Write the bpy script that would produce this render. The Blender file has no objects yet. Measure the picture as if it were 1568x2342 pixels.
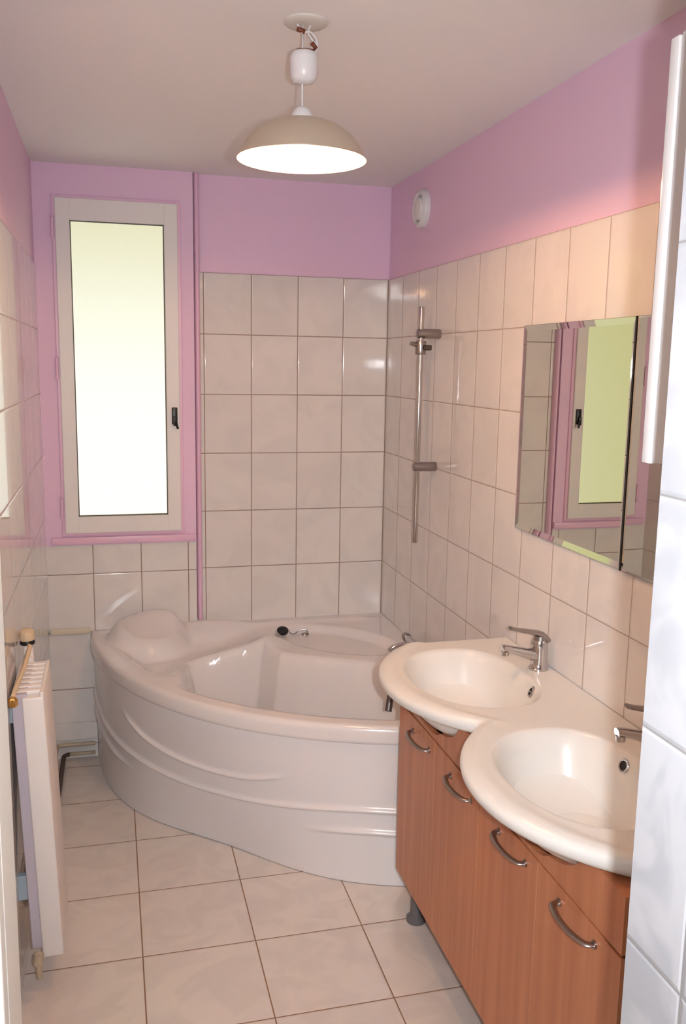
import bpy, bmesh, math, random
from mathutils import Vector, Matrix
PI = math.pi
sc = bpy.context.scene
col = sc.collection

# ------------------------------------------------------------------ room measures (metres)
R, D, L, H = 1.189, 3.824, -.268, 2.444      # right wall, back wall, left wall, ceiling
TT = 2.058                                   # top of the tiling
DW = 3.798                                   # plane of the window bay
CAMZ = 1.69

# ------------------------------------------------------------------ materials
def lin(c):
    return tuple(((v/255)/12.92 if v/255 <= .04045 else (((v/255)+.055)/1.055)**2.4) for v in c) + (1,)

def newmat(name):
    m = bpy.data.materials.new(name); m.use_nodes = True
    nt = m.node_tree
    return m, nt, nt.nodes['Principled BSDF']

def plain(name, rgb, rough=.5, metal=0, coat=0, noise=0, nscale=8, bump=0, bscale=60, spec=.5):
    m, nt, b = newmat(name)
    b.inputs['Base Color'].default_value = lin(rgb)
    b.inputs['Roughness'].default_value = rough
    b.inputs['Metallic'].default_value = metal
    b.inputs['Coat Weight'].default_value = coat
    b.inputs['Coat Roughness'].default_value = .08
    b.inputs['Specular IOR Level'].default_value = spec
    g = nt.nodes.new('ShaderNodeNewGeometry')
    if noise:
        n = nt.nodes.new('ShaderNodeTexNoise'); n.inputs['Scale'].default_value = nscale; n.inputs['Detail'].default_value = 4
        nt.links.new(g.outputs['Position'], n.inputs['Vector'])
        mx = nt.nodes.new('ShaderNodeMix'); mx.data_type = 'RGBA'
        c = lin(rgb); mx.inputs[6].default_value = tuple(v*(1-noise) for v in c[:3])+(1,); mx.inputs[7].default_value = tuple(min(1, v*(1+noise)) for v in c[:3])+(1,)
        nt.links.new(n.outputs['Fac'], mx.inputs[0]); nt.links.new(mx.outputs[2], b.inputs['Base Color'])
    if bump:
        n = nt.nodes.new('ShaderNodeTexNoise'); n.inputs['Scale'].default_value = bscale; n.inputs['Detail'].default_value = 3
        nt.links.new(g.outputs['Position'], n.inputs['Vector'])
        bp = nt.nodes.new('ShaderNodeBump'); bp.inputs['Strength'].default_value = bump; bp.inputs['Distance'].default_value = .002
        nt.links.new(n.outputs['Fac'], bp.inputs['Height']); nt.links.new(bp.outputs['Normal'], b.inputs['Normal'])
    return m

def tile_mat(name, ax, ay, ox, oy, sx, sy, tile, grout, gw=.0016, ushift=0, edge=.006, rough=.05, vein=.10, vscale=5, gstr=1.0, spec=.5):
    """glazed tiles laid on a world-space grid: axes ax/ay, offsets, sizes in metres"""
    m, nt, b = newmat(name)
    N = nt.nodes.new; LK = nt.links.new
    geo = N('ShaderNodeNewGeometry'); sep = N('ShaderNodeSeparateXYZ'); LK(geo.outputs['Position'], sep.inputs[0])
    def math_(op, a, bb=None, c=None):
        n = N('ShaderNodeMath'); n.operation = op
        for i, v in enumerate((a, bb, c)):
            if v is None: continue
            if isinstance(v, (int, float)): n.inputs[i].default_value = v
            else: LK(v, n.inputs[i])
        return n.outputs[0]
    def axis(a, off, s):
        t = math_('DIVIDE', math_('SUBTRACT', sep.outputs[a], off), s)
        fr = math_('FRACT', t)
        e = math_('MULTIPLY', math_('MINIMUM', fr, math_('SUBTRACT', 1.0, fr)), s)
        return math_('FLOOR', t), e
    fu, eu = axis(ax, ox, sx); fv, ev = axis(ay, oy, sy)
    e = math_('MINIMUM', math_('ADD', eu, ushift), ev)
    def ramp(v, a, bb):
        n = N('ShaderNodeMapRange'); n.interpolation_type = 'SMOOTHSTEP'
        n.inputs['From Min'].default_value = a; n.inputs['From Max'].default_value = bb
        LK(v, n.inputs['Value']); return n.outputs['Result']
    mask = ramp(e, gw*.6, gw*1.5)
    cid = N('ShaderNodeCombineXYZ'); LK(fu, cid.inputs[0]); LK(fv, cid.inputs[1])
    wn = N('ShaderNodeTexWhiteNoise'); wn.noise_dimensions = '3D'; LK(cid.outputs[0], wn.inputs['Vector'])
    # marbled glaze: cloudy noise, offset per tile
    vm = N('ShaderNodeVectorMath'); vm.operation = 'MULTIPLY_ADD'
    LK(wn.outputs['Color'], vm.inputs[0]); vm.inputs[1].default_value = (7, 7, 7); LK(geo.outputs['Position'], vm.inputs[2])
    nz = N('ShaderNodeTexNoise'); nz.inputs['Scale'].default_value = vscale; nz.inputs['Detail'].default_value = 2; nz.inputs['Distortion'].default_value = 1.2
    LK(vm.outputs[0], nz.inputs['Vector'])
    v = ramp(nz.outputs['Fac'], .40, .62)
    mx = N('ShaderNodeMix'); mx.data_type = 'RGBA'
    t = lin(tile); mx.inputs[6].default_value = t
    mx.inputs[7].default_value = (t[0]*(1-vein*1.05), t[1]*(1-vein), t[2]*(1-vein*.9), 1)
    LK(v, mx.inputs[0])
    hv = N('ShaderNodeHueSaturation'); LK(mx.outputs[2], hv.inputs['Color'])
    LK(math_('ADD', math_('MULTIPLY', wn.outputs['Value'], .05), .975), hv.inputs['Value'])
    m2 = N('ShaderNodeMix'); m2.data_type = 'RGBA'; m2.inputs[6].default_value = lin(grout)
    LK(mask, m2.inputs[0]); LK(hv.outputs['Color'], m2.inputs[7]); LK(m2.outputs[2], b.inputs['Base Color'])
    rr = N('ShaderNodeMapRange'); rr.inputs['To Min'].default_value = .8; rr.inputs['To Max'].default_value = rough
    LK(mask, rr.inputs['Value']); LK(rr.outputs['Result'], b.inputs['Roughness'])
    b.inputs['Specular IOR Level'].default_value = spec
    # cushion edge + slight waviness of each glaze
    h = ramp(e, gw*.3, edge)
    hh = h
    bp = N('ShaderNodeBump'); bp.inputs['Strength'].default_value = .7*gstr; bp.inputs['Distance'].default_value = .0016
    LK(hh, bp.inputs['Height']); LK(bp.outputs['Normal'], b.inputs['Normal'])
    return m

TILE = (236, 229, 224); GROUT = (150, 122, 106)
M = {}
M['tile_back'] = tile_mat('glazed tile back', 0, 2, .387, TT, .2, .25, TILE, GROUT, vein=.05)
M['tile_bay'] = tile_mat('glazed tile bay', 0, 2, .113, TT, .197, .25, TILE, GROUT, vein=.05)
M['tile_right'] = tile_mat('glazed tile right', 1, 2, .022, TT, .2, .25, TILE, (176, 150, 134), gw=.0013, vein=.05)
M['tile_left'] = tile_mat('glazed tile left', 1, 2, .11, TT, .2, .25, TILE, (186, 164, 150), gw=.0011, ushift=.0011, vein=.04)
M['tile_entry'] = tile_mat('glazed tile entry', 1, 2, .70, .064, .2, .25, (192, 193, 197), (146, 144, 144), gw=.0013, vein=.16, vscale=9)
M['tile_floor'] = tile_mat('floor tile', 0, 1, .052, 2.063, .3265, .327, (232, 220, 210), (150, 112, 84), gw=.0018, edge=.006, rough=.24, vein=.07, vscale=7, gstr=.6)
M['pink'] = plain('lilac pink wall paint', (242, 205, 230), .6)
M['pink_gloss'] = plain('lilac pink gloss paint', (242, 198, 222), .35)
M['ceiling'] = plain('ceiling paint', (248, 244, 243), .9)
M['frame_white'] = plain('aged white window paint', (240, 234, 230), .42, noise=.02)
M['cream'] = plain('cream door paint', (248, 241, 230), .45, noise=.02)
M['plaster'] = plain('plain plaster', (225, 218, 210), .9)
M['acrylic'] = plain('white acrylic', (238, 231, 228), .16, coat=.3)
M['apron'] = plain('white acrylic panel', (240, 234, 233), .22, coat=.2)
M['resin'] = plain('cast basin resin', (240, 236, 230), .28, coat=.1)
M['white_plastic'] = plain('white plastic', (232, 228, 228), .3)
M['white_enamel'] = plain('radiator enamel', (246, 238, 232), .35)
M['grey_enamel'] = plain('grey lilac radiator side', (204, 194, 204), .4)
M['cream_pipe'] = plain('cream painted pipe', (222, 196, 160), .35)
M['old_pipe'] = plain('dull painted pipe', (196, 178, 152), .45, noise=.1, nscale=30)
M['dark_pipe'] = plain('dark old pipe', (84, 70, 62), .5, noise=.15, nscale=30)
M['black'] = plain('black plastic', (24, 22, 24), .35)
M['rubber'] = plain('black rubber', (22, 22, 22), .6)
M['chrome'] = plain('chrome', (205, 200, 198), .14, metal=1)
M['satin'] = plain('satin nickel', (168, 160, 156), .3, metal=1)
M['grey_metal'] = plain('dull grey metal', (120, 116, 114), .4, metal=1)
M['zinc'] = plain('pale zinc bracket', (176, 190, 198), .5)
M['brass'] = plain('brass', (206, 160, 92), .3, metal=1)
M['copper'] = plain('bare brown wire', (120, 62, 40), .5)
M['shade_out'] = plain('brushed grey shade', (214, 200, 180), .38, metal=.6)
M['shade_in'] = plain('white shade inside', (250, 246, 238), .5)
M['mirror'] = plain('mirror silver', (226, 226, 214), .0, metal=1)
M['mirror_edge'] = plain('mirror edge dark', (36, 32, 30), .4)
M['cab_white'] = plain('glossy white laminate', (214, 208, 206), .12)
M['caulk'] = plain('off white sealant', (226, 214, 190), .5)
M['plug_dark'] = plain('dark hole', (40, 30, 26), .5)
M['foot'] = plain('grey plastic foot', (110, 106, 106), .5)

def wood():
    m, nt, b = newmat('red beech laminate')
    N = nt.nodes.new; LK = nt.links.new
    g = N('ShaderNodeNewGeometry'); mp = N('ShaderNodeMapping'); mp.inputs['Scale'].default_value = (30, 30, 1.2)
    LK(g.outputs['Position'], mp.inputs[0])
    n = N('ShaderNodeTexNoise'); n.inputs['Scale'].default_value = 1.6; n.inputs['Detail'].default_value = 6; LK(mp.outputs[0], n.inputs['Vector'])
    r = N('ShaderNodeValToRGB'); LK(n.outputs['Fac'], r.inputs[0])
    r.color_ramp.elements[0].position = .3; r.color_ramp.elements[0].color = lin((188, 116, 78))
    r.color_ramp.elements[1].position = .7; r.color_ramp.elements[1].color = lin((206, 134, 94))
    LK(r.outputs[0], b.inputs['Base Color']); b.inputs['Roughness'].default_value = .38
    return m
M['wood'] = wood()
def wood_edge():
    return plain('pale beech door edging', (206, 140, 102), .4)
M['wood_edge'] = wood_edge()
M['wood_gap'] = plain('dark gap', (92, 44, 24), .6)

def glass_pane():
    m, nt, b = newmat('frosted window glass')
    N = nt.nodes.new; LK = nt.links.new
    b.inputs['Base Color'].default_value = (.97, .97, .93, 1)
    b.inputs['Transmission Weight'].default_value = 1
    b.inputs['Roughness'].default_value = .38
    b.inputs['IOR'].default_value = 1.2
    g = N('ShaderNodeNewGeometry')
    n = N('ShaderNodeTexNoise'); n.inputs['Scale'].default_value = 180; n.inputs['Detail'].default_value = 2; LK(g.outputs['Position'], n.inputs['Vector'])
    bp = N('ShaderNodeBump'); bp.inputs['Strength'].default_value = .4; bp.inputs['Distance'].default_value = .002
    LK(n.outputs['Fac'], bp.inputs['Height']); LK(bp.outputs['Normal'], b.inputs['Normal'])
    return m
M['frosted'] = glass_pane()
def bulb_mat():
    m, nt, b = newmat('lit bulb')
    b.inputs['Base Color'].default_value = (1, .9, .75, 1)
    b.inputs['Emission Color'].default_value = BULB_COL
    b.inputs['Emission Strength'].default_value = BULB_E
    return m
BULB_COL = (1, .56, .27, 1); BULB_E = 1390
M['bulb'] = bulb_mat()
HALL_FILL_COL = (.97, .96, 1.0, 1); HALL_FILL_E = 27
M['hall_fill'] = bulb_mat(); _b = M['hall_fill'].node_tree.nodes['Principled BSDF']; _b.inputs['Emission Color'].default_value = HALL_FILL_COL; _b.inputs['Emission Strength'].default_value = HALL_FILL_E  # glow of the added hallway fill light, built from the bulb material

# ------------------------------------------------------------------ mesh helpers
def finish(name, bm, mats, parent=None, smooth=False, angle=None):
    me = bpy.data.meshes.new(name); bmesh.ops.recalc_face_normals(bm, faces=bm.faces[:]) if angle != 'keep' else None
    bm.to_mesh(me); bm.free()
    if not isinstance(mats, (list, tuple)): mats = [mats]
    for m in mats: me.materials.append(M[m])
    if smooth:
        for p in me.polygons: p.use_smooth = True
        if isinstance(angle, (int, float)): me.set_sharp_from_angle(angle=math.radians(angle))
    o = bpy.data.objects.new(name, me); col.objects.link(o)
    if parent is not None: o.parent = parent
    return o

def box(bm, x0, x1, y0, y1, z0, z1, bev=0, seg=2, mi=0):
    t = bmesh.new()
    vs = [t.verts.new((x, y, z)) for x in (x0, x1) for y in (y0, y1) for z in (z0, z1)]
    for f in ((0, 1, 3, 2), (4, 6, 7, 5), (0, 4, 5, 1), (2, 3, 7, 6), (0, 2, 6, 4), (1, 5, 7, 3)):
        t.faces.new([vs[i] for i in f])
    if bev: bmesh.ops.bevel(t, geom=t.edges[:], offset=bev, segments=seg, affect='EDGES', profile=.5)
    bmesh.ops.recalc_face_normals(t, faces=t.faces[:])
    for f in t.faces: f.material_index = mi
    merge(bm, t)
    return bm

def merge(bm, t, mat=None):
    if mat is not None: bmesh.ops.transform(t, matrix=mat, verts=t.verts[:])
    tmp = bpy.data.meshes.new('tmp'); t.to_mesh(tmp); t.free()
    bm.from_mesh(tmp); bpy.data.meshes.remove(tmp)

def lathe(bm, prof, seg=32, org=(0, 0, 0), axis='Z', mi=0, close=False):
    t = bmesh.new(); rings = []
    for r, z in prof:
        if r < 1e-6: rings.append([t.verts.new((0, 0, z))])
        else: rings.append([t.verts.new((r*math.cos(2*PI*i/seg), r*math.sin(2*PI*i/seg), z)) for i in range(seg)])
    pairs = list(zip(rings, rings[1:])) + ([(rings[-1], rings[0])] if close else [])
    for a, b in pairs:
        for i in range(seg):
            j = (i+1) % seg
            if len(a) == 1 and len(b) == 1: continue
            if len(a) == 1: t.faces.new((a[0], b[i], b[j]))
            elif len(b) == 1: t.faces.new((a[i], a[j], b[0]))
            else: t.faces.new((a[i], a[j], b[j], b[i]))
    if not close:
        for rr in (rings[0], rings[-1]):
            if len(rr) > 1: t.faces.new(rr)
    bmesh.ops.recalc_face_normals(t, faces=t.faces[:])
    for f in t.faces: f.material_index = mi
    rot = Matrix.Identity(4)
    if axis == 'X': rot = Matrix.Rotation(PI/2, 4, 'Y')
    elif axis == '-X': rot = Matrix.Rotation(-PI/2, 4, 'Y')
    elif axis == 'Y': rot = Matrix.Rotation(-PI/2, 4, 'X')
    elif axis == '-Y': rot = Matrix.Rotation(PI/2, 4, 'X')
    elif isinstance(axis, Matrix): rot = axis
    merge(bm, t, Matrix.Translation(org) @ rot)
    return bm

def spline(pts, n=8):
    P = [Vector(p) for p in pts]; out = []
    for i in range(len(P)-1):
        p0 = P[max(i-1, 0)]; p1 = P[i]; p2 = P[i+1]; p3 = P[min(i+2, len(P)-1)]
        for k in range(n):
            t = k/n
            out.append(.5*((2*p1)+(-p0+p2)*t+(2*p0-5*p1+4*p2-p3)*t*t+(-p0+3*p1-3*p2+p3)*t**3))
    out.append(P[-1]); return out

def tube(bm, pts, rad, seg=12, flat=1.0, mi=0, up=None):
    """sweep a round (or flattened) section along points; rad may be a list"""
    P = [Vector(p) for p in pts]; n = len(P)
    rads = rad if isinstance(rad, (list, tuple)) else [rad]*n
    t = bmesh.new(); rings = []
    ref = Vector(up) if up else None
    prev = None
    for i in range(n):
        d = (P[min(i+1, n-1)]-P[max(i-1, 0)]).normalized()
        if ref is not None: a = ref - d*ref.dot(d)
        elif prev is None: a = d.orthogonal()
        else: a = prev - d*prev.dot(d)
        a.normalize(); prev = a
        b = d.cross(a)
        rings.append([t.verts.new(P[i]+(a*math.cos(2*PI*k/seg)*flat+b*math.sin(2*PI*k/seg))*rads[i]) for k in range(seg)])
    for x, y in zip(rings, rings[1:]):
        for k in range(seg): t.faces.new((x[k], x[(k+1) % seg], y[(k+1) % seg], y[k]))
    t.faces.new(rings[0]); t.faces.new(rings[-1])
    bmesh.ops.recalc_face_normals(t, faces=t.faces[:])
    for f in t.faces: f.material_index = mi
    merge(bm, t); return bm

def grid(bm, rows, mi=0):
    vs = [[bm.verts.new(p) for p in r] for r in rows]
    for a, b in zip(vs, vs[1:]):
        for i in range(len(a)-1):
            f = bm.faces.new((a[i], a[i+1], b[i+1], b[i])); f.material_index = mi
    return vs

def ss(x):
    x = max(0., min(1., x)); return x*x*(3-2*x)
def B(): return bmesh.new()
def empty(name, loc=(0, 0, 0), rot=(0, 0, 0)):
    o = bpy.data.objects.new(name, None); o.empty_display_size = .1; col.objects.link(o)
    o.location = loc; o.rotation_euler = rot; return o
def tag(o, label, cat, group=None):
    o['label'] = label; o['category'] = cat
    if group: o['group'] = group
    return o
def struct(o): o['kind'] = 'structure'; return o
def fix_parent(root):
    """children were modelled in world space; keep them there under a moved root"""
    mi = (Matrix.Translation(root.location) @ root.rotation_euler.to_matrix().to_4x4()).inverted()
    for c in root.children:
        if c.type == 'MESH' or c.type == 'EMPTY':
            c.data.transform(mi) if c.type == 'MESH' else None
            for g in c.children:
                if g.type == 'MESH': g.data.transform(mi)
                for h in g.children:
                    if h.type == 'MESH': h.data.transform(mi)

# ================================================================== THE SETTING
bm = B(); box(bm, -1.4, 1.35, -1.5, 4.0, -.06, 0); struct(finish('floor', bm, 'tile_floor'))
bm = B(); box(bm, -1.4, 1.35, -1.5, 4.0, H, H+.06); struct(finish('ceiling', bm, 'ceiling'))
# back wall right of the window bay: tile below, paint above
bm = B(); box(bm, .345, R+.12, D, D+.16, 0, TT); box(bm, .345, R+.12, D+.004, D+.16, TT, H, mi=1)
# window bay (slightly proud of the back wall), built round the window opening
WX0, WX1, WZ0, WZ1 = -.190, .282, .985, 2.315
box(bm, L-.1, .345, DW, D+.16, 0, .932, mi=2)
box(bm, L-.1, .345, DW-.002, D+.16, WZ1, H, mi=1)
box(bm, L-.1, WX0, DW-.002, D+.16, .932, WZ1, mi=1)
box(bm, WX1, .345, DW-.002, D+.16, .932, WZ1, mi=1)
box(bm, WX0, WX1, DW-.002, D+.16, .932, WZ0, mi=1)
struct(finish('wall_back', bm, ['tile_back', 'pink', 'tile_bay']))
bm = B(); box(bm, R, R+.12, .80, D, 0, TT); box(bm, R+.004, R+.12, .80, D, TT, H, mi=1)
struct(finish('wall_right', bm, ['tile_right', 'pink']))
bm = B(); box(bm, L-.12, L, 1.06, DW+.02, 0, TT); box(bm, L-.12, L-.004, 1.06, DW+.02, TT, H, mi=1)
struct(finish('wall_left', bm, ['tile_left', 'pink']))
# tiled end wall beside the entrance (its edge crosses the right of the view)
bm = B(); box(bm, .545, R+.12, -1.4, .80, 0, H, bev=.002, seg=1)
struct(finish('wall_front_right', bm, 'tile_entry'))
bm = B(); box(bm, -1.4, -.16, .94, 1.06, 0, H); struct(finish('wall_front_left', bm, 'plaster'))
bm = B(); box(bm, -1.4, -1.3, -1.4, .94, 0, H); struct(finish('wall_hall_left', bm, 'plaster'))
bm = B(); box(bm, -1.4, .545, -1.5, -1.4, 0, H); struct(finish('wall_hall_back', bm, 'plaster'))
# door lining of the entrance, cream painted, on the left
bm = B(); box(bm, -.30, -.124, .905, .94, 0, H-.002, bev=.003); box(bm, -.158, -.124, .942, 1.055, 0, H-.002, bev=.003)
dr = struct(finish('door_1', bm, 'cream'))
# vertical pink corner moulding between bay and tiled wall
bm = B()
pr = [(.347+.0125+.0125*math.cos(a), DW-.000+.024-.030*math.sin(a)) for a in [PI*k/10 for k in range(11)]]
grid(bm, [[(x, y, z) for x, y in pr] for z in (.585, H-.001)])
struct(finish('trim_1', bm, 'pink_gloss', smooth=True, angle=60))
# off-white ledge strip on the bay wall at the height of the bath
bm = B(); box(bm, L+.004, -.103, DW-.014, DW, .552, .578, bev=.005, seg=3)
struct(finish('trim_2', bm, 'caulk', smooth=True, angle=40))
bm = B(); box(bm, L, -.03, DW-.012, DW, .085, .158, bev=.003)
struct(finish('baseboard_back', bm, 'tile_bay'))

# window
wy = DW-.002
win = struct(empty('window_1', (.045, wy, WZ0)))
def ring(bm, x0, x1, z0, z1, w, y0, y1, bev, wt=None, wb=None):
    wt = wt or w; wb = wb or w
    box(bm, x0, x0+w, y0, y1, z0, z1, bev); box(bm, x1-w, x1, y0, y1, z0, z1, bev)
    box(bm, x0+w-.002, x1-w+.002, y0, y1, z1-wt, z1, bev); box(bm, x0+w-.002, x1-w+.002, y0, y1, z0, z0+wb, bev)
bm = B(); ring(bm, WX0-.012, WX1+.012, WZ0-.012, WZ1+.012, .022, wy-.010, wy+.05, .003); finish('window_frame', bm, 'pink_gloss', win)
bm = B(); box(bm, L+.022, .345, wy-.016, wy, .938, .968, bev=.004); finish('window_sill', bm, 'pink_gloss', win, True, 40)
bm = B(); ring(bm, WX0+.001, WX1-.001, WZ0+.001, WZ1-.001, .054, wy-.022, wy+.03, .003, wt=.082, wb=.068); cf = finish('casement', bm, 'frame_white', win)
bm = B(); box(bm, WX0+.045, WX1-.045, wy+.004, wy+.009, WZ0+.06, WZ1-.075); finish('pane', bm, 'frosted', win)
bm = B()
ring(bm, WX0+.0545, WX1-.0545, WZ0+.0685, WZ1-.0825, .004, wy-.004, wy+.004, 0)
finish('glazing_bead', bm, 'dark_pipe', win)
bm = B(); box(bm, .247, .270, wy-.036, wy-.022, 1.435, 1.505, .003); box(bm, .252, .264, wy-.050, wy-.034, 1.43, 1.470, .003)
tube(bm, [(.262, wy-.046, 1.452), (.266, wy-.052, 1.43), (.270, wy-.054, 1.418)], .005, 8)
la = finish('latch', bm, 'black', win, True, 40); la['label'] = 'black window latch'
for z in (2.20, 1.655, 1.09):
    bm = B(); lathe(bm, [(.006, -.04), (.006, .04)], 12, (WX0-.010, wy-.016, z)); lathe(bm, [(0, .040), (.007, .041), (.007, .046), (0, .05)], 12, (WX0-.010, wy-.016, z))
    finish('hinge', bm, 'pink_gloss', win, True, 40)
fix_parent(win)

# ================================================================== BATH
def interp(c, x):
    if x <= c[0][0]: return c[0][1]
    for (a, za), (b, zb) in zip(c, c[1:]):
        if x <= b: return za+(zb-za)*(x-a)/(b-a)
    return c[-1][1]
def rrim(th):     # outline of the rim, th in degrees measured from the back wall
    return 1.285+.036*ss(th/60)
def pback(q):
    return interp([(-.9, .59), (-.34, .62), (-.19, .665), (-.04, .71), (.056, .725), (.166, .685), (.224, .725), (.30, .80), (.38, .86), (.5, .95)], q)
def tub_z(a, b):
    r = math.hypot(a, b); p = (a+b)/math.sqrt(2); q = (a-b)/math.sqrt(2)
    th = math.degrees(math.atan2(b, a)) if r > 1e-6 else 45
    front = ss((rrim(th)-.056-r)/.11)
    ql = interp([(.6, .34), (.75, .36), (.855, .39), (.93, .38), (1.03, .31), (1.18, .19), (1.3, .15)], p)
    deep = front*ss((p-pback(q))/.10)*ss((ql-q)/.13)*ss((q+.80)/.42)
    rest = front*ss((b-.04)/.22)*ss((.92-q)/.42)*ss((q-.20)/.24)
    z = .562-.055*rest*(1-deep)-.40*deep
    z -= .032*ss((1-math.hypot((p-.455)/.165, (q+.03)/.30))/.20)*(1-deep)
    z += .030*math.exp(-((q-.17)/.05)**2-((p-.66)/.07)**2)*(1-deep)
    z += .074*ss((1-math.hypot((a-1.055)/.185, (b-.16)/.18))/.42)*(1-deep)
    z += .022*ss((1-math.hypot((a-.86)/.30, (b-.08)/.10))/.7)*(1-deep)
    z += .012*math.exp(-((b-.075)/.025)**2)*ss(a/.15)*ss((1.0-a)/.2)
    return z
tub = empty('bathtub', (R-.9, D-.9, 0))
def tubpt(r, th, z):
    x = R-.001-r*math.cos(math.radians(th)); y = D-.001-r*math.sin(math.radians(th))
    if x < .375: y = min(y, DW-.0015)
    return (x, y, z)
bm = B(); rows = []
NT = 170
for it in range(NT+1):
    th = 90*it/NT; rr = rrim(th); row = []
    for ir in range(0, 111):
        r = (rr-.010)*ir/110
        row.append(tubpt(r, th, tub_z(r*math.cos(math.radians(th)), r*math.sin(math.radians(th)))))
    for dr_, z in ((-.005, .5615), (.001, .558), (.006, .551), (.008, .542), (.009, .515), (.008, .508), (.004, .503), (-.003, .500), (-.02, .499)):
        row.append(tubpt(rr+dr_, th, z))
    rows.append(row)
grid(bm, rows)
bmesh.ops.remove_doubles(bm, verts=bm.verts[:], dist=1e-5)
bmesh.ops.recalc_face_normals(bm, faces=bm.faces[:])
finish('tub_shell', bm, 'acrylic', tub, True)
# embossed front panel
def smooth_curve(c):
    P = spline([(a, z, 0) for a, z in c], 8); return [(p.x, p.y) for p in P]
waves = [(smooth_curve([(24, .405), (28.4, .372), (32.2, .343), (38.3, .320), (44.9, .311), (51.4, .316), (55.2, .330), (60.5, .364)]), 4, 5),
         (smooth_curve([(3, .335), (10, .300), (20, .262), (31.4, .237), (40.2, .224), (47.4, .226), (55.2, .238), (62.2, .254), (68.8, .266), (76.3, .266), (90, .25)]), 2, 2),
         (smooth_curve([(3, .262), (10, .232), (20, .196), (27.5, .176)]), 2, 7),
         (smooth_curve([(61, .172), (67.6, .186), (72.1, .190), (76.4, .188), (90, .18)]), 8, 2)]
bm = B(); rows = []
NA, NZ = 190, 150
for ia in range(NA+1):
    th = 90*ia/NA; row = []
    for iz in range(NZ+1):
        z = .002+.498*iz/NZ; f = 1-z/.5
        inset = (.012+.095*math.exp(-((th-47)/17)**2))*(f**1.3)
        r = rrim(th)-.004-inset
        for c, ta, tb in waves:
            zc = interp(c, th); d = z-zc
            k = ss((th-c[0][0])/ta)*ss((c[-1][0]-th)/tb)
            if abs(d) < .06: r += k*(.011*math.exp(-(d/.011)**2) if d > 0 else .011*math.exp(-(d/.007)**2))
        row.append(tubpt(r, th, z))
    rows.append(row)
grid(bm, rows); finish('apron_panel', bm, 'apron', tub, True)
# grab handle on the inner right side of the rim
bm = B(); tube(bm, spline([(.985, 2.86, .565), (.975, 2.85, .625), (.935, 2.775, .640), (.880, 2.69, .620), (.862, 2.665, .566)], 8), .0115, 14)
gh = finish('grab_handle', bm, 'grey_metal', tub, True); gh['label'] = 'grey metal grab handle'
# overflow cap with its chain anchor on the ledge
def lz(x, y): return tub_z(R-x, D-y)
ox_, oy_ = .795, 3.665; oz = lz(ox_, oy_)
bm = B(); lathe(bm, [(0, .006), (.010, .006), (.013, .003), (.014, 0), (.014, -.004)], 24, (ox_, oy_, oz)); tube(bm, spline([(ox_-.030, oy_+.004, oz+.016), (ox_-.010, oy_, oz+.022), (ox_+.006, oy_-.004, oz+.020), (ox_+.013, oy_-.008, oz+.006), (ox_+.014, oy_-.010, oz-.004)], 6), .0035, 8)
finish('overflow', bm, 'satin', tub, True, 40)
fix_parent(tub)
tag(tub, 'white corner bathtub with curved front panel embossed with waves, under the tiled back wall', 'bathtub')
# plug on its chain, lying on the ledge
px_, py_ = .697, 3.665; pz = lz(px_, py_)
pl = empty('bath_plug', (px_, py_, pz))
bm = B(); lathe(bm, [(0, .0), (.020, .0), (.0235, .004), (.0245, .016), (.021, .021), (.008, .022), (.006, .027), (0, .028)], 28, (px_, py_, pz+.002), Matrix.Rotation(math.radians(14), 4, 'X')); finish('plug', bm, 'rubber', pl, True, 40)
bm = B()
cp = spline([(px_+.022, py_, pz+.018), (px_+.038, py_, lz(px_+.038, py_)+.008), (px_+.055, py_+.002, lz(px_+.055, py_)+.006), (ox_-.030, oy_+.004, oz+.014)], 5)
for i, p in enumerate(cp):
    t = B(); lathe(t, [(0, -.0034), (.0034, 0), (0, .0034)], 8, p); merge(bm, t)
tube(bm, cp, .0014, 6); finish('chain', bm, 'satin', pl, True)
fix_parent(pl)
tag(pl, 'small black rubber bath plug on a metal chain at the back of the bathtub', 'plug')
# mixer on the rim near the right wall, half hidden by the washbasin
mx = empty('bath_mixer', (1.13, 3.20, .562))
bm = B()
for yy in (3.16, 3.28): lathe(bm, [(.022, 0), (.022, .006), (.012, .010), (.012, .045)], 20, (1.145, yy, .562))
tube(bm, [(1.145, 3.13, .60), (1.145, 3.31, .60)], .014, 16)
finish('mixer_body', bm, 'chrome', mx, True, 40)
bm = B(); tube(bm, spline([(1.14, 3.22, .60), (1.10, 3.23, .602), (1.06, 3.235, .592), (1.045, 3.238, .578)], 6), .009, 12); finish('spout', bm, 'chrome', mx, True)
for yy, s in ((3.312, 1), (3.128, -1)):
    bm = B(); lathe(bm, [(0, 0), (.017, 0), (.019, .008), (.017, .028), (0, .030)], 16, (1.145, yy, .60), 'Y' if s > 0 else '-Y'); finish('knob', bm, 'satin', mx, True, 40)
fix_parent(mx)
tag(mx, 'low chrome mixer tap on the bathtub rim, mostly hidden behind the washbasin', 'mixer tap')

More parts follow.
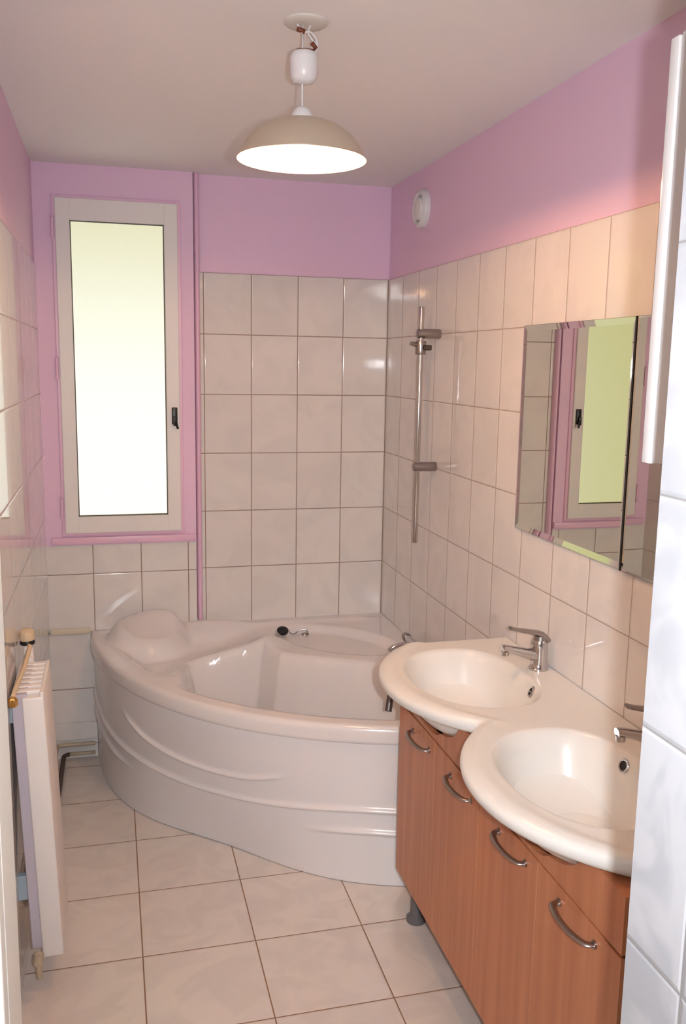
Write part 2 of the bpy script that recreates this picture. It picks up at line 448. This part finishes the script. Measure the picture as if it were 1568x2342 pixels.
# ================================================================== VANITY
VX, VY0, VY1 = .82, 1.212, 2.42
van = empty('vanity_cabinet', (1.0, 1.81, 0))
bm = B(); 
box(bm, VX+.019, R-.004, VY1-.018, VY1, .155, .811); box(bm, VX+.019, R-.004, VY0, VY0+.018, .155, .811)
box(bm, VX+.019, R-.004, VY0+.018, VY1-.018, .155, .173); box(bm, R-.010, R-.004, VY0+.018, VY1-.018, .173, .811); box(bm, VX+.019, R-.010, 1.812, 1.828, .173, .70)
box(bm, VX+.019, .97, VY0, 1.300, .800, .811)
finish('carcass', bm, 'wood', van)
BC = (2.178, 1.572)
def fas_top(y):
    z = .812
    for c in BC:
        k = 1-((.950-.838)/.188)**2-((y-c+.03)/.235)**2
        if k > 0: z = min(z, .818-.112*math.sqrt(k)+.002)
        z = min(z, .851-.135*bowl_c(.836, y, c)-.004)
    return max(z, .712)
def bowl_c(x, y, c):
    u = abs(y-c)/.238; v = x-.945
    e = (u**2.2+(-v/.182)**2.2)**(1/2.2) if v < 0 else (u**2.6+(v/.150)**2.6)**(1/2.6)
    return ss((1-e)/.42)
bm = B(); ys = [VY0+(VY1-VY0)*i/160 for i in range(161)]
grid(bm, [[(VX, y, .703) for y in ys], [(VX, y, fas_top(y)) for y in ys], [(VX+.018, y, fas_top(y)) for y in ys], [(VX+.018, y, .703) for y in ys], [(VX, y, .703) for y in ys]])
bmesh.ops.remove_doubles(bm, verts=bm.verts[:], dist=1e-6); bmesh.ops.holes_fill(bm, edges=bm.edges[:], sides=0)
finish('fascia', bm, 'wood', van)
bm = B(); box(bm, VX+.006, VX+.019, VY0+.002, VY1-.002, .690, .703); finish('shadow_gap', bm, 'wood_gap', van)
for k in range(4):
    y1 = VY1-.3*k; y0 = y1-.2985
    if k == 3: y0 = VY0
    bm = B(); box(bm, VX, VX+.018, y0, y1, .157, .696, bev=.0012)
    d = finish('door', bm, 'wood', van)
    bm = B(); box(bm, VX-.0004, VX+.0186, y0-.0004, y0+.0022, .158, .695); finish('edge_strip', bm, 'wood_edge', d)
    yc = (2.232, 1.935, 1.641, 1.361)[k]; zz = (.655, .658, .664, .668)[k]
    pts = spline([(VX+.001, yc+.066, zz), (VX-.016, yc+.062, zz), (VX-.026, yc+.030, zz), (VX-.028, yc, zz), (VX-.026, yc-.030, zz), (VX-.016, yc-.060, zz), (VX+.001, yc-.066, zz)], 6)
    bm = B(); tube(bm, pts, .0072, 12, flat=.55, up=(0, 0, 1)); tube(bm, [(VX+.0005, yc+.066, zz), (VX-.004, yc+.0655, zz)], .0085, 12); tube(bm, [(VX+.0005, yc-.066, zz), (VX-.004, yc-.0655, zz)], .0085, 12)
    hd = finish('handle', bm, 'satin', d, True, 50); hd['label'] = 'curved satin metal bow handle'
for x in (.875, 1.14):
    for y in (2.375, 1.82, 1.26):
        bm = B(); lathe(bm, [(.030, 0), (.030, .012), (.018, .022), (.016, .130), (.034, .140), (.034, .156)], 20, (x, y, 0)); finish('foot', bm, 'foot', van, True, 40)
fix_parent(van)
tag(van, 'reddish beech bathroom vanity cabinet with four doors under the double washbasin', 'cabinet')

# double washbasin -------------------------------------------------
BC = (2.178, 1.572)
def xfront(y):
    out = []
    for c in (2.172, 1.562):
        d = min(abs(y-c), .36); out.append(.692+.395-math.sqrt(.395**2-d*d))
    a, b = out; k = .03
    h = max(k-abs(a-b), 0)/k
    return min(min(a, b)-h*h*k*.25, .872)
def bowl(x, y):
    s = 0
    for c in BC:
        u = abs(y-c)/.238
        v = (x-.945)
        if v < 0: e = (u**2.2+(-v/.182)**2.2)**(1/2.2)
        else: e = (u**2.6+(v/.150)**2.6)**(1/2.6)
        s = max(s, ss((1-e)/.42))
    return s
YA, YB = 1.208, 2.494
sink = empty('double_washbasin', (1.0, 1.866, .81))
bm = B(); rows = []
NY, NX = 300, 96
for iy in range(NY+1):
    y = YA+(YB-YA)*iy/NY; xf = xfront(y); row = []
    e_end = min(y-YA, YB-y)
    rd = .004*(1-ss(e_end/.012))
    for ix in range(NX+1):
        x = R-.002+(xf+.016-(R-.002))*ix/NX
        z = .855-.135*bowl(x, y)-rd
        # rolled lip: slightly raised along the front, deck a touch lower at the wall
        df = x-xf
        z += .004*math.exp(-((df-.035)/.02)**2)*(1-bowl(x, y))
        row.append((x, y, z))
    for dx, dz in ((.010, .8545), (.004, .8515), (.0, .846), (-.001, .839), (.001, .831), (.006, .824), (.014, .820), (.040, .814), (.100, .812)):
        row.append((xf+dx, y, dz-rd*.3))
    rows.append(row)
vs = grid(bm, rows)
for r in (vs[0], vs[-1]):         # end faces
    bot = [bm.verts.new((v.co.x, v.co.y, .813)) for v in r[:NX+1]]
    for i in range(NX): bm.faces.new((r[i], r[i+1], bot[i+1], bot[i]))
finish('basin_top', bm, 'resin', sink, True, 50)
for c in BC:                       # the underside of each bowl
    t = B(); bmesh.ops.create_uvsphere(t, u_segments=40, v_segments=24, radius=1)
    bmesh.ops.delete(t, geom=[v for v in t.verts if v.co.z > .02], context='VERTS')
    bmesh.ops.transform(t, matrix=Matrix.Translation((.950, c-.03, .818)) @ Matrix.Diagonal((.188, .235, .112, 1)), verts=t.verts[:])
    finish('bowl_underside', t, 'resin', sink, True)
for (x, y, z), nn in (((1.0717, 2.0757, .8347), (-.889, .19, .416)), ((1.0755, 1.6311, .8289), (-.927, -.079, .367))):
    rot = Vector(nn).to_track_quat('Z', 'Y').to_matrix().to_4x4()
    bm = B(); lathe(bm, [(.016, -.004), (.0165, .002), (.0145, .004), (.0110, .0035), (.0105, -.003)], 24, (x, y, z), rot); ov = finish('overflow_ring', bm, 'chrome', sink, True, 40)
    bm = B(); lathe(bm, [(0, .0008), (.0112, .0008), (.0112, -.003)], 24, (x, y, z), rot); finish('overflow_hole', bm, 'plug_dark', ov)
fix_parent(sink)
tag(sink, 'white double washbasin top with two scalloped bowls resting on the beech vanity cabinet', 'washbasin')

def faucet(y, label):
    o = empty('basin_faucet', (1.148, y, .855))
    bm = B(); lathe(bm, [(0, 0), (.0275, 0), (.0275, .006), (.0235, .010), (.0220, .020), (.0225, .050), (.0235, .066), (.0235, .078), (.020, .086), (0, .090)], 32)
    finish('body', bm, 'chrome', o, True, 40)
    bm = B(); P = spline([(0, 0, .040), (-.030, 0, .046), (-.070, 0, .058), (-.104, 0, .066), (-.114, 0, .066)], 6)
    n = len(P); tube(bm, P, [.019-.008*ss(i/(n*.6)) for i in range(n)], 20, up=(0, 1, 0))
    lathe(bm, [(0, -.008), (.0105, -.008), (.0115, .004), (0, .006)], 20, (-.104, 0, .055)); finish('spout', bm, 'chrome', o, True, 50)
    bm = B(); P = spline([(.020, 0, .084), (.004, 0, .100), (-.030, 0, .110), (-.065, 0, .117), (-.092, 0, .124)], 6)
    n = len(P); tube(bm, P, [.0225-.010*ss(i/(n*.8)) for i in range(n)], 20, flat=.42, up=(.25, 0, 1)); lathe(bm, [(0, 0), (.021, 0), (.019, .012), (0, .016)], 24, (.002, 0, .086))
    finish('lever', bm, 'satin', o, True, 50)
    tag(o, label, 'faucet', None); return o
faucet(2.19, 'chrome single lever faucet on the washbasin bowl nearer the bathtub')
faucet(1.605, 'chrome single lever faucet half hidden behind the white tiled wall edge on the right')

# ================================================================== MIRRORS
def mirror(y0, y1, label, bv=.017, dp=.0026):
    z0, z1 = 1.212, 1.812; x = R-.0045
    o = empty('wall_mirror', (R-.003, (y0+y1)/2, z0))
    bm = B()
    def rect(xx, ins): return [bm.verts.new((xx, y, z)) for y, z in ((y0+ins, z0+ins), (y1-ins, z0+ins), (y1-ins, z1-ins), (y0+ins, z1-ins))]
    a = rect(x-.0005-dp, .0006); b = rect(x, bv); bm.faces.new(b)
    for i in range(4): bm.faces.new((a[i], a[(i+1) % 4], b[(i+1) % 4], b[i]))
    # inner pane sits back, polished bevel rises to the rim
    g = finish('mirror_glass', bm, 'mirror', o)
    bm = B(); rim = .0006
    bk = [(R-.0006, y, z) for y, z in ((y0, z0), (y1, z0), (y1, z1), (y0, z1))]; fr = [(x-dp-.0003, y, z) for _, y, z in bk]
    v = [bm.verts.new(p) for p in bk]; w = [bm.verts.new(p) for p in fr]; u = [bm.verts.new((x-dp-.0003, y, z)) for y, z in ((y0+rim, z0+rim), (y1-rim, z0+rim), (y1-rim, z1-rim), (y0+rim, z1-rim))]
    for i in range(4):
        j = (i+1) % 4; bm.faces.new((v[i], v[j], w[j], w[i])); bm.faces.new((w[i], w[j], u[j], u[i]))
    finish('mirror_edge', bm, 'mirror_edge', o)
    fix_parent(o); tag(o, label, 'mirror'); return o
m1_ = mirror(1.868, 2.455, 'large square wall mirror reflecting the window, above the washbasin nearer the bathtub')
bm = B(); box(bm, R-.012, R-.0006, 1.8605, 1.8675, 1.212, 1.812); st = finish('side_strip', bm, 'mirror_edge', m1_); st.data.transform(Matrix.Translation(m1_.location).inverted())
mm = mirror(1.500, 1.859, 'narrow strip of mirror below and beside the white wall cabinet', .005, .0006)
mm.rotation_euler = (0, 0, math.radians(1.05)); mm.location.x -= .0015

# white cabinet hung on the inner face of the entrance wall, high up
cab = empty('wall_cabinet', (.80, .88, 1.582))
bm = B(); box(bm, .630, .98, .802, .9445, 1.580, 2.064, bev=.0015); finish('cabinet_body', bm, 'cab_white', cab)
bm = B(); box(bm, .628, .98, .9465, .9635, 1.578, 2.062, bev=.002); finish('door', bm, 'cab_white', cab, True, 40)
fix_parent(cab)
tag(cab, 'white wall cabinet high up just past the white tiled wall edge on the right', 'cabinet')

# ================================================================== SHOWER RAIL
rl = empty('shower_rail', (R, 3.175, 1.81))
bx, by = 1.114, 3.17
bm = B(); lathe(bm, [(0, 1.025), (.0095, 1.025), (.0105, 1.03), (.0105, 1.90), (.0095, 1.905), (0, 1.905)], 20, (bx, by, 0)); finish('bar', bm, 'chrome', rl, True, 50)
for z in (1.808, 1.316):
    bm = B(); lathe(bm, [(0, 0), (.0165, 0), (.018, .003), (.018, .078), (.0165, .088), (.010, .092), (0, .093)], 24, (R-.0005, by, z), '-X'); finish('bracket', bm, 'satin', rl, True, 40)
bm = B(); lathe(bm, [(.019, -.025), (.020, -.022), (.020, .022), (.019, .025)], 20, (bx, by, 1.757)); tube(bm, [(bx-.010, by, 1.765), (bx-.04, by-.006, 1.772)], .008, 12)
sl = finish('slider', bm, 'satin', rl, True, 40)
bm = B(); tube(bm, [(bx+.010, by-.02, 1.757), (bx+.028, by-.035, 1.757)], .010, 14); finish('knob', bm, 'dark_pipe', sl, True, 40)
fix_parent(rl)
tag(rl, 'chrome shower slide rail on two wall brackets above the bathtub', 'shower rail')

# round air vent
vn = empty('air_vent', (R, 3.395, 2.288))
bm = B(); lathe(bm, [(0, 0), (.072, 0), (.074, .006), (.070, .020), (.060, .028), (.050, .022), (.047, .010), (0, .010)], 48, (R+.004, 3.40, 2.288), '-X'); finish('vent_rim', bm, 'white_plastic', vn, True, 35)
bm = B(); lathe(bm, [(0, .012), (.040, .012), (.044, .020), (.040, .030), (.012, .036), (0, .036)], 40, (R+.004, 3.40, 2.288), '-X'); finish('vent_disc', bm, 'frame_white', vn, True, 35)
fix_parent(vn)
tag(vn, 'round white air vent on the pink paint above the shower rail', 'vent')

# ================================================================== PENDANT LAMP
LX, LY = .438, 2.10
lp = empty('pendant_lamp', (LX, LY, H))
bm = B(); lathe(bm, [(0, 0), (.050, 0), (.050, -.003), (.046, -.006), (.020, -.007), (0, -.007)], 40, (LX+.007, LY, H)); finish('ceiling_plate', bm, 'plaster', lp, True, 35)
bm = B()
tube(bm, spline([(LX-.012, LY, H-.006), (LX-.004, LY-.004, H-.024), (LX+.016, LY, H-.020), (LX+.030, LY+.004, H-.030), (LX+.034, LY, H-.052), (LX+.022, LY-.004, H-.068), (LX+.014, LY, H-.074)], 6), .0022, 8)
tube(bm, spline([(LX+.018, LY, H-.006), (LX+.012, LY, H-.022), (LX+.020, LY-.003, H-.036), (LX+.032, LY-.006, H-.050), (LX+.008, LY, H-.058), (LX-.008, LY, H-.072)], 6), .0020, 8)
finish('wire', bm, 'white_plastic', lp, True)
bm = B()
tube(bm, [(LX-.014, LY-.004, H-.018), (LX+.004, LY-.004, H-.022)], .0055, 8); tube(bm, [(LX+.020, LY-.006, H-.044), (LX+.030, LY-.006, H-.056)], .005, 8)
tube(bm, spline([(LX-.022, LY, H-.068), (LX-.010, LY-.004, H-.060), (LX+.012, LY-.004, H-.058), (LX+.028, LY, H-.056)], 6), .0022, 8)
w = finish('bare_wire', bm, 'copper', lp, True); w['label'] = 'bare brown wires and connector'
bm = B(); lathe(bm, [(0, 2.380), (.024, 2.380), (.030, 2.376), (.0315, 2.366), (.0315, 2.340), (.029, 2.325), (.022, 2.316), (.008, 2.313), (0, 2.313)], 32, (LX+.003, LY, 0)); finish('canopy_cup', bm, 'white_plastic', lp, True, 50)
bm = B(); tube(bm, [(LX, LY, H-.006), (LX, LY, 2.25)], .0022, 8); finish('cord', bm, 'white_plastic', lp, True)
bm = B(); lathe(bm, [(0, 2.264), (.010, 2.264), (.018, 2.258), (.026, 2.244), (.029, 2.232), (.029, 2.228), (0, 2.228)], 32, (LX, LY, 0)); finish('holder_cap', bm, 'white_plastic', lp, True, 40)
out_p = [(.028, 2.236), (.045, 2.2345), (.070, 2.228), (.095, 2.216), (.118, 2.198), (.136, 2.174), (.148, 2.150)]
in_p = [(.1465, 2.150), (.1345, 2.1735), (.1165, 2.1965), (.0938, 2.2140), (.0695, 2.2258), (.045, 2.2322), (.028, 2.2335)]
def sm(pts, n=5): return [(p.x, p.y) for p in spline([(a, b, 0) for a, b in pts], n)]
bm = B(); lathe(bm, sm(out_p)+[(.1475, 2.1492)]+sm(in_p), 72, (LX, LY, 0), close=True)
me_sh = finish('lamp_shade', bm, ['shade_out', 'shade_in'], lp, True, 60)
no = len(sm(out_p))
for p in me_sh.data.polygons:
    c = p.center; rr = math.hypot(c.x-LX, c.y-LY)
    n = p.normal
    if n.z < -.02 and (n.x*(c.x-LX)+n.y*(c.y-LY)) < .02: p.material_index = 1
bm = B(); lathe(bm, [(0, 2.232), (.014, 2.232), (.014, 2.205), (.012, 2.203), (0, 2.203)], 20, (LX, LY, 0)); finish('bulb_socket', bm, 'white_plastic', lp, True, 40)
bm = B(); lathe(bm, [(.0085, 2.174), (.0095, 2.182), (.0125, 2.192), (.0125, 2.203), (.004, 2.204), (0, 2.204)], 24, (LX, LY, 0)); finish('bulb_neck', bm, 'frame_white', lp, True, 40)
bm = B(); lathe(bm, [(0, 2.1460), (.005, 2.1470), (.0095, 2.1500), (.0125, 2.1550), (.0132, 2.1600), (.0122, 2.1660), (.0100, 2.1710), (.0085, 2.1745)], 28, (LX, LY, 0)); bl = finish('bulb', bm, 'bulb', lp, True); bl['label'] = 'lit warm bulb'
fix_parent(lp)
tag(lp, 'lit pendant lamp with shallow grey dome shade hanging from the ceiling', 'lamp')

# added fill light: unseen glowing dome behind the viewpoint, brightens the bathroom
hl = empty('added_hall_fill', (-.35, -.75, H))
bm = B(); lathe(bm, [(0, H), (.29, H), (.29, H-.02), (0, H-.02)], 48, (-.35, -.75, 0)); finish('fill_base', bm, 'white_plastic', hl, True, 40)
bm = B(); lathe(bm, [(.28, H-.0205), (.27, H-.05), (.23, H-.085), (.15, H-.11), (.07, H-.12), (0, H-.122)], 48, (-.35, -.75, 0)); finish('fill_diffuser', bm, 'hall_fill', hl, True)
fix_parent(hl)
tag(hl, 'large round opal fill light added on the hallway ceiling behind the viewpoint', 'lamp')

# ================================================================== RADIATOR
rad = empty('radiator', (-.222, 2.43, .85))
bm = B(); box(bm, -.263, -.225, 2.306, 2.565, .13, .846, bev=.003); finish('back_panel', bm, 'grey_enamel', rad)
bm = B(); box(bm, -.237, -.183, 2.296, 2.565, .105, .838, bev=.005, seg=3); finish('front_panel', bm, 'white_enamel', rad, True, 40)
for k in range(7):
    y = 2.325+.036*k; bm = B(); box(bm, -.257, -.192, y, y+.022, .838, .848, bev=.003); finish('grille_slat', bm, 'white_enamel', rad)
bm = B(); box(bm, -.192, -.183, 2.300, 2.562, .836, .850, bev=.002); box(bm, -.262, -.256, 2.300, 2.562, .836, .850, bev=.002); finish('top_frame', bm, 'white_enamel', rad)
for z in (.80, .30):
    bm = B(); box(bm, -.300, -.262, 2.325, 2.345, z-.035, z+.035, bev=.002); finish('bracket', bm, 'zinc', rad)
bm = B(); lathe(bm, [(.012, -.03), (.014, 0), (.014, .03), (.010, .045)], 16, (-.243, 2.60, .845)); lathe(bm, [(0, 0), (.010, 0), (.010, .03), (0, .031)], 14, (-.243, 2.60, .853), '-Y'); va = finish('valve', bm, 'white_enamel', rad, True, 40)
bm = B(); lathe(bm, [(.020, .0), (.021, .003), (.021, .009), (.019, .012)], 24, (-.243, 2.60, .890)); finish('collar', bm, 'black', va, True, 40)
bm = B(); lathe(bm, [(0, .0), (.020, .0), (.0215, .010), (.020, .026), (.012, .032), (0, .033)], 24, (-.243, 2.60, .902)); finish('thermostat_knob', bm, 'cream_pipe', va, True, 40)
bm = B(); tube(bm, spline([(-.238, 2.585, .890), (-.236, 2.56, .885), (-.242, 2.45, .868), (-.252, 2.33, .858), (-.256, 2.29, .848)], 6), .0065, 12); finish('connecting_pipe', bm, 'cream_pipe', rad, True)
bm = B(); lathe(bm, [(.010, 0), (.012, .004), (.012, .018), (.008, .024)], 6, (-.256, 2.282, .826)); lathe(bm, [(0, 0), (.008, 0), (.008, .02), (0, .021)], 12, (-.256, 2.284, .838), '-Y'); finish('nut', bm, 'brass', rad, True, 30)
bm = B(); lathe(bm, [(0, 0), (.013, 0), (.014, .02), (.010, .035), (0, .036)], 16, (-.246, 2.292, .118), '-Y'); lathe(bm, [(.008, -.05), (.009, .02)], 12, (-.246, 2.275, .115)); finish('lower_valve', bm, 'old_pipe', rad, True, 40)
fix_parent(rad)
rad.rotation_euler = (0, math.radians(-2.0), 0)
tag(rad, 'narrow white panel radiator with slatted top hung on the left wall', 'radiator')

# heating pipes along the skirting
def pipe(pts, r, mat, label, group=None):
    bm = B(); tube(bm, spline(pts, 6), r, 12); o = finish('heating_pipe', bm, mat, None, True); return tag(o, label, 'pipe', group)
pipe([(-.097, 3.770, .070), (-.15, 3.770, .070), (-.238, 3.770, .070), (-.252, 3.755, .070), (-.254, 3.70, .070), (-.254, 3.3, .070), (-.254, 2.72, .068), (-.254, 2.62, .072), (-.250, 2.58, .16)], .0085, 'old_pipe',
     'thin cream heating pipe, upper of the two running above the floor behind the radiator')
hp = empty('heating_pipe', (-.2, 3.765, .03))
bm = B(); tube(bm, [(-.097, 3.765, .030), (-.15, 3.765, .030), (-.205, 3.765, .030)], .0085, 12); finish('pale_section', bm, 'old_pipe', hp, True)
bm = B(); tube(bm, spline([(-.205, 3.765, .030), (-.224, 3.748, .030), (-.227, 3.69, .028), (-.230, 3.3, .026), (-.232, 2.80, .024)], 6), .0092, 12); finish('dark_section', bm, 'dark_pipe', hp, True)
fix_parent(hp)
tag(hp, 'lower heating pipe along the floor, bending dark towards the radiator', 'pipe')

# ================================================================== LIGHT
def point(name, loc, energy, color, radius):
    l = bpy.data.lights.new(name, 'POINT'); l.energy = energy; l.color = color; l.shadow_soft_size = radius
    o = bpy.data.objects.new(name, l); col.objects.link(o); o.location = loc; return o
FLASH_COL = (.96, 1.0, 1.06); FLASH_E = 92
l = bpy.data.lights.new('camera_flash', 'SPOT'); l.energy = FLASH_E; l.color = FLASH_COL; l.shadow_soft_size = .016; l.spot_size = math.radians(106); l.spot_blend = 1
fl = bpy.data.objects.new('camera_flash', l); col.objects.link(fl)

w = bpy.data.worlds.new('outside'); sc.world = w; w.use_nodes = True
nt = w.node_tree; N = nt.nodes.new; LK = nt.links.new
bg = nt.nodes['Background']
tc = N('ShaderNodeTexCoord'); sp = N('ShaderNodeSeparateXYZ'); LK(tc.outputs['Generated'], sp.inputs[0])
def mr(v, a, b):
    n = N('ShaderNodeMapRange'); n.interpolation_type = 'SMOOTHSTEP'; n.inputs['From Min'].default_value = a; n.inputs['From Max'].default_value = b; LK(v, n.inputs['Value']); return n.outputs['Result']
m1 = N('ShaderNodeMix'); m1.data_type = 'RGBA'     # low: bright ground haze, high: yellow-green trees and sky
m1.inputs[6].default_value = (1.05, 1.06, .98, 1); m1.inputs[7].default_value = (.66, .62, .36, 1)
LK(mr(sp.outputs['Z'], -.06, .24), m1.inputs[0])
m2 = N('ShaderNodeMix'); m2.data_type = 'RGBA'     # to the left of the window the garden hedge
m2.inputs[6].default_value = (.60, .55, .19, 1); LK(mr(sp.outputs['X'], -.75, -.10), m2.inputs[0]); LK(m1.outputs[2], m2.inputs[7])
m3 = N('ShaderNodeMix'); m3.data_type = 'RGBA'; m3.inputs[7].default_value = (.9, .9, .75, 1); LK(mr(sp.outputs['X'], .2, .7), m3.inputs[0]); LK(m2.outputs[2], m3.inputs[6])
LK(m3.outputs[2], bg.inputs['Color']); bg.inputs['Strength'].default_value = 1.0

# ================================================================== CAMERA
F, yaw, pitch, roll = 2042.33, .25575, -.1633, .01643
def ray(px, py):
    a, b = (px-784)/F, (py-1171)/F
    c, s = math.cos(roll), math.sin(roll); a, b = a*c+b*s, -a*s+b*c
    c, s = math.cos(pitch), math.sin(pitch); y, Z = c+b*s, s-b*c
    c, s = math.cos(yaw), math.sin(yaw)
    return Vector((a*c+y*s, -a*s+y*c, Z))
fwd = ray(784, 1171); rt = (ray(784+F, 1171)-fwd).normalized(); up = -(ray(784, 1171+F)-fwd).normalized()
cam = bpy.data.cameras.new('camera'); co = bpy.data.objects.new('camera', cam); col.objects.link(co)
cam.sensor_fit = 'VERTICAL'; cam.sensor_height = 36; cam.lens = F/2342*36; cam.clip_start = .02; cam.clip_end = 100
mw = Matrix((rt, up, -fwd)).transposed().to_4x4(); mw.translation = (0, 0, CAMZ); co.matrix_world = mw
sc.camera = co
fl.matrix_world = mw.copy(); fl.matrix_world.translation = (.074, 0, 1.70)
sc.view_settings.view_transform = 'Standard'; sc.view_settings.look = 'None'; sc.view_settings.gamma = 1
sc.view_settings.use_curve_mapping = False; sc.view_settings.exposure = .14
sc.cycles.use_denoising = True; sc.cycles.blur_glossy = .05; sc.cycles.sample_clamp_indirect = 40
sc.cycles.max_bounces = 6; sc.cycles.diffuse_bounces = 3; sc.cycles.glossy_bounces = 3; sc.cycles.transmission_bounces = 4; sc.cycles.caustics_reflective = True
sc.cycles.use_adaptive_sampling = True; sc.cycles.adaptive_threshold = .05; sc.cycles.adaptive_min_samples = 16
